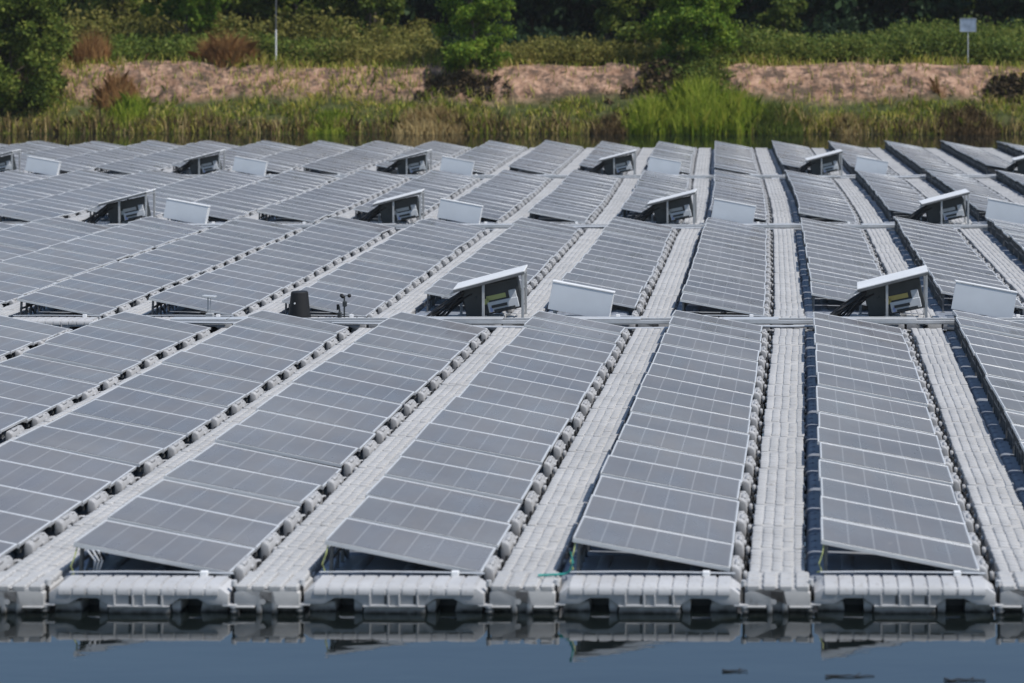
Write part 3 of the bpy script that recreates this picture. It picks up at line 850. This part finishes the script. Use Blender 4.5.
# reeds at the waterline
reeds = [(650, 115.1, 1.6, 2.9, 'reed', 'green reed clump at the left of the reed mound'), (700, 115.4, 2.2, 3.7, 'reed', 'tallest bright green reed clump in the middle of the reed mound'), (738, 115.3, 1.5, 3.0, 'reed', 'bright green reed clump at the right of the reed mound'),
         (780, 114.8, 1.6, 2.2, 'leaf_scrub', 'dark green waterside clump right of the bright reeds'), (848, 114.7, 1.0, 1.5, 'straw', 'straw coloured reed clump at the water, right of the bright reeds'),
         (968, 114.7, 1.9, 1.5, 'base', 'dark brown reed clump at the water below the sign'), (428, 115.1, 2.1, 1.9, 'straw', 'grey dry reed clump at the water below the bright tree'), (130, 116.7, 1.2, 1.9, 'reed', 'yellow green reed clump on the left bank below the dry stalks'), (612, 114.9, 1.3, 1.4, 'base', 'brown reed clump at the water left of the bright reeds'), (330, 115.3, 1.4, 1.4, 'reed', 'short yellow green reeds at the water, left of the grey dry reeds')]
for i, (px, d, rad, h, mat, lab) in enumerate(reeds):
    brush('reed_clump', lab, px, d, rad, h, mat, int(500 * rad ** 1.6), 40 + i, .28, -.05, .055)

# grass on the slope
def scatter(n, x0, x1, y0, y1, keep):
    out = []
    X = RNG.uniform(x0, x1, n); Y = RNG.uniform(y0, y1, n)
    for x, y in zip(X, Y):
        h = keep(x, y)
        if h: out.append((x, y, ground_z(x, y) - .03, h))
    return np.array(out)
COVER = [(-60, 62, .9), (62, 125, .6), (125, 235, .10), (235, 300, .25), (300, 330, .10), (330, 415, .6), (415, 520, .2), (520, 640, .06), (640, 728, .9), (728, 985, .12), (985, 1100, .4)]
def cover(x, y):
    px = VX + x * F / y
    return max([c for a, b_, c in COVER if a < px < b_] or [.05])
def grass_keep(x, y):
    z = ground_z(x, y)
    if z < -.25: return 0
    c = noise.noise(Vector((x * .18, y * .25, 5)))
    lim = 1.65 + 1.7 * noise.noise(Vector((x * .16, 9.0, 2))) + .7 * noise.noise(Vector((x * .6, 4.0, 2)))
    if z > lim + .5 * noise.noise(Vector((x * .8, y * .8, 0))):
        if y < 120.8: return random.uniform(.3, .75) if random.random() < cover(x, y) * (1 + 2 * max(0, c)) * .6 else 0
        return random.uniform(.2, .85) * (1 + c) if random.random() < .45 + c else 0
    if noise.noise(Vector((x * .5, y * .7, 2.2))) < -.30: return 0
    return min(1.0, random.uniform(.2, .8) * (1.0 + 1.3 * c)) * (.75 + .5 * noise.noise(Vector((x * .9, y * .9, 8))))
g = scatter(66000, -62, 26, 113.7, 121.5, grass_keep)
mi = (RNG.uniform(size=len(g)) < .12).astype(int)
tag(link('grass', blades('grass', g[:, :3], g[:, 3], .06, ['grass', 'straw'], mi, .38)), 'yellow green grass on the far bank', 'grass', kind='stuff')
def fringe_keep(x, y):
    z = ground_z(x, y)
    if z < -.2 or z > .45: return 0
    q = noise.noise(Vector((x * .30, 4, 4))); q2 = noise.noise(Vector((x * 1.1, y * .8, 1)))
    return random.uniform(.3, 1.1) * max(.25, 1 + 1.1 * q + .7 * q2)
g = scatter(34000, -62, 26, 113.2, 116.8, fringe_keep)
u = RNG.uniform(size=len(g)); mi = np.where(u < .46, 0, np.where(u < .70, 1, 2))
tag(link('reed_fringe', blades('reed_fringe', g[:, :3], g[:, 3], .055, ['base', 'grass', 'straw'], mi, .30)), 'brown and green reeds fringing the far waterline', 'reeds', kind='stuff')

# scrub behind the bank
def scrub(name, label, px0, px1, d0, d1, h, n, mat, seed, size=.24, dens=1.0):
    rng = np.random.default_rng(seed); random.seed(seed)
    P = []
    m_ = int(n / 60)
    for _ in range(m_):
        d = rng.uniform(d0, d1); x = at(rng.uniform(px0, px1), d)
        hh = h * rng.uniform(.45, 1.1) * (.75 + .6 * noise.noise(Vector((x * .12, d * .1, seed))))
        gz = ground_z(x, d); r = rng.uniform(.5, 1.2)
        q = rng.normal(size=(60, 3)); q /= np.linalg.norm(q, axis=1)[:, None]
        q *= rng.uniform(.3, 1, (60, 1)) ** .5
        P.append(q * np.array([r, r, hh * .5]) + np.array([x, d, gz + hh * .5]))
    P = np.concatenate(P)
    tag(link(name, quads(name, P, rng.uniform(.6, 1.3, len(P)) * size, mat, rng=rng, up=.25)), label, 'scrub', kind='stuff')
scrub('olive_scrub', 'olive scrub on the bank top behind the earth face', 235, 760, 123.5, 132, 2.0, 48000, 'leaf_olive', 51, .17)
scrub('green_scrub', 'dense green scrub behind the bank at right', 722, 1120, 123.2, 136, 2.9, 80000, 'leaf_scrub', 52, .17)
scrub('left_scrub', 'mixed green scrub behind the bank at left', -60, 345, 123.5, 133, 2.4, 40000, 'leaf_mid', 53, .18)
scrub('tall_scrub', 'taller olive green scrub before the dark wood at left', 60, 430, 132, 142, 4.2, 42000, 'leaf_olive', 54, .2)
scrub('slope_scrub', 'green scrub covering the bank slope below the rounded tree', 662, 730, 115.5, 121, 1.3, 9000, 'leaf_scrub', 56, .17)
scrub('wood_edge', 'dark undergrowth along the foot of the wood', -200, 1250, 140, 150, 3.4, 44000, 'leaf_dark', 55, .27)

# the wood behind
kinds = [tree_meshes('wood_a', 3.6, 10.5, 3.0, 9000, 'leaf_dark', .42, 61, 50, .22, 1, .5),
         tree_meshes('wood_b', 4.0, 12.0, 2.2, 10000, 'leaf_dark', .45, 62, 54, .24, 1, .4),
         tree_meshes('wood_c', 3.2, 9.5, 1.6, 8000, 'leaf_mid', .38, 63, 46, .18, 1, .5)]
words_ = ['dark broadleaf tree with a high crown', 'tall dark tree with a low dense crown', 'mid green tree with a loose crown']
rr = random.Random(5)
for row, (d, px0, px1, n) in enumerate(((146, -60, 1090, 15), (154, -90, 1120, 15))):
    for i in range(n):
        px = px0 + (px1 - px0) * (i + .5 + rr.uniform(-.25, .25)) / n
        left = px < 360
        kk = 2 if (left and row == 0) or rr.random() < .12 else rr.choice((0, 1))
        put_tree(kinds[kk], 'wood_tree', f"{words_[kk]}, {ORD[i + 1]} from left in the wood's {('front', 'second')[row]} row", 'tree', at(px, d), d + rr.uniform(-2, 2), 'trees of the dark wood behind the bank', rr.uniform(.9, 1.2), rr.uniform(0, 6))
rng = np.random.default_rng(77)
P = []
for _ in range(1600):
    d = rng.uniform(162, 186); x = rng.uniform(-150, 110)
    c = np.array([x, d, 3.5 + 13 * rng.uniform(0, 1) ** 1.3]); q = rng.normal(size=(60, 3)); q /= np.linalg.norm(q, axis=1)[:, None]
    P.append(c + q * rng.uniform(.4, 1, (60, 1)) * np.array([3.2, 2.6, 2.4]))
P = np.concatenate(P)
tag(link('far_wood', quads('far_wood', P, rng.uniform(.7, 1.4, len(P)) * .75, 'leaf_dark', rng=rng)), 'deep dark wood closing the view behind the trees', 'wood', kind='stuff')

# pole and sign
d = 121.6; x = at(276, d); gz = ground_z(x, d)
t = thing('pole', 'thin white pole on the bank top right of the brush heap', 'pole', (x, d, gz - .1))
bm = bmesh.new(); cyl(bm, (0, 0, 0), (0, 0, 2.4), .05, .048, 10); link('lower_pole', mesh('lower_pole', bm, 'white'), t)
bm = bmesh.new(); cyl(bm, (0, 0, 2.4), (0, 0, 7.2), .042, .036, 10); link('upper_pole', mesh('upper_pole', bm, 'dark_steel'), t)
d = 121.4; x = at(968, d); gz = ground_z(x, d)
t = thing('sign', 'pale blue grey board on a thin post on the bank at right', 'sign', (x, d, gz - .1))
bm = bmesh.new(); cyl(bm, (0, 0, 0), (0, 0, 2.2), .035, seg=8); link('post', mesh('sign_post', bm, 'alu'), t)
top = CAM - (25 - VY) * d / F - gz + .1
bm = bmesh.new(); bar(bm, (0, .02, 2.1), (0, .02, top + .4), .05)
box(bm, (0, -.03, top), (1.04, .05, .86), .01, 1); link('board', mesh('board', bm, 'board'), t)
bm = bmesh.new()
for s_ in (-1, 1): box(bm, (0, -.06, top + s_ * .42), (1.06, .03, .03), .004, 1); box(bm, (s_ * .515, -.06, top), (.03, .03, .80), .004, 1)
link('rim', mesh('rim', bm, 'steel'), t)

# ------------------------------------------------------------------ thin air between here and the wood
bm = bmesh.new(); box(bm, (0, 80, 10.5), (460, 330, 27))
hz_m = bpy.data.materials.new('haze'); hz_m.use_nodes = True
hn = hz_m.node_tree; hn.nodes.remove(hn.nodes['Principled BSDF'])
pv = hn.nodes.new('ShaderNodeVolumePrincipled'); pv.inputs['Color'].default_value = (.86, .90, .95, 1); pv.inputs['Density'].default_value = .00013; pv.inputs['Anisotropy'].default_value = 0
hn.links.new(pv.outputs[0], hn.nodes['Material Output'].inputs['Volume']); M['haze'] = hz_m
tag(link('haze', mesh('haze', bm, 'haze', 0)), 'thin pale haze over the pond and the wood', 'haze', kind='stuff')

# ------------------------------------------------------------------ light, sky, camera
sd = Vector((.60, -.26, 1.0)).normalized()
el = math.asin(sd.z)
lamp = bpy.data.lights.new('sun', 'SUN'); lamp.energy = 3.6; lamp.angle = R(.53); lamp.color = (1, .965, .91)
so = bpy.data.objects.new('sun', lamp); COL.objects.link(so); so.rotation_euler = sd.to_track_quat('Z', 'Y').to_euler(); so.location = (30, 40, 60)
wld = bpy.data.worlds.new('World'); scene.world = wld; wld.use_nodes = True
nt = wld.node_tree; bg = nt.nodes['Background']
sky = nt.nodes.new('ShaderNodeTexSky'); sky.sky_type = 'NISHITA'; sky.sun_disc = False
sky.sun_elevation = el; sky.sun_rotation = math.atan2(sd.x, sd.y); sky.altitude = 50; sky.air_density = 1.3; sky.dust_density = .8; sky.ozone_density = 3.5
nt.links.new(sky.outputs[0], bg.inputs[0]); bg.inputs[1].default_value = .105

cam = bpy.data.cameras.new('camera'); co_ = bpy.data.objects.new('camera', cam); COL.objects.link(co_); scene.camera = co_
co_.location = (0, 0, CAM); co_.rotation_euler = (R(90), 0, 0)
cam.sensor_width = 36; cam.lens = F / 1024 * 36; cam.clip_start = .5; cam.clip_end = 6000
cam.shift_x = -(VX - 512) / 1024; cam.shift_y = -(341.5 - VY) / 1024
cam.dof.use_dof = True; cam.dof.focus_distance = 37; cam.dof.aperture_fstop = 1.0
vs = scene.view_settings; vs.view_transform = 'Standard'; vs.look = 'None'; vs.exposure = .12; vs.gamma = 1
scene.cycles.max_bounces = 6; scene.cycles.transparent_max_bounces = 4; scene.cycles.caustics_reflective = False; scene.cycles.caustics_refractive = False
scene.cycles.use_denoising = True
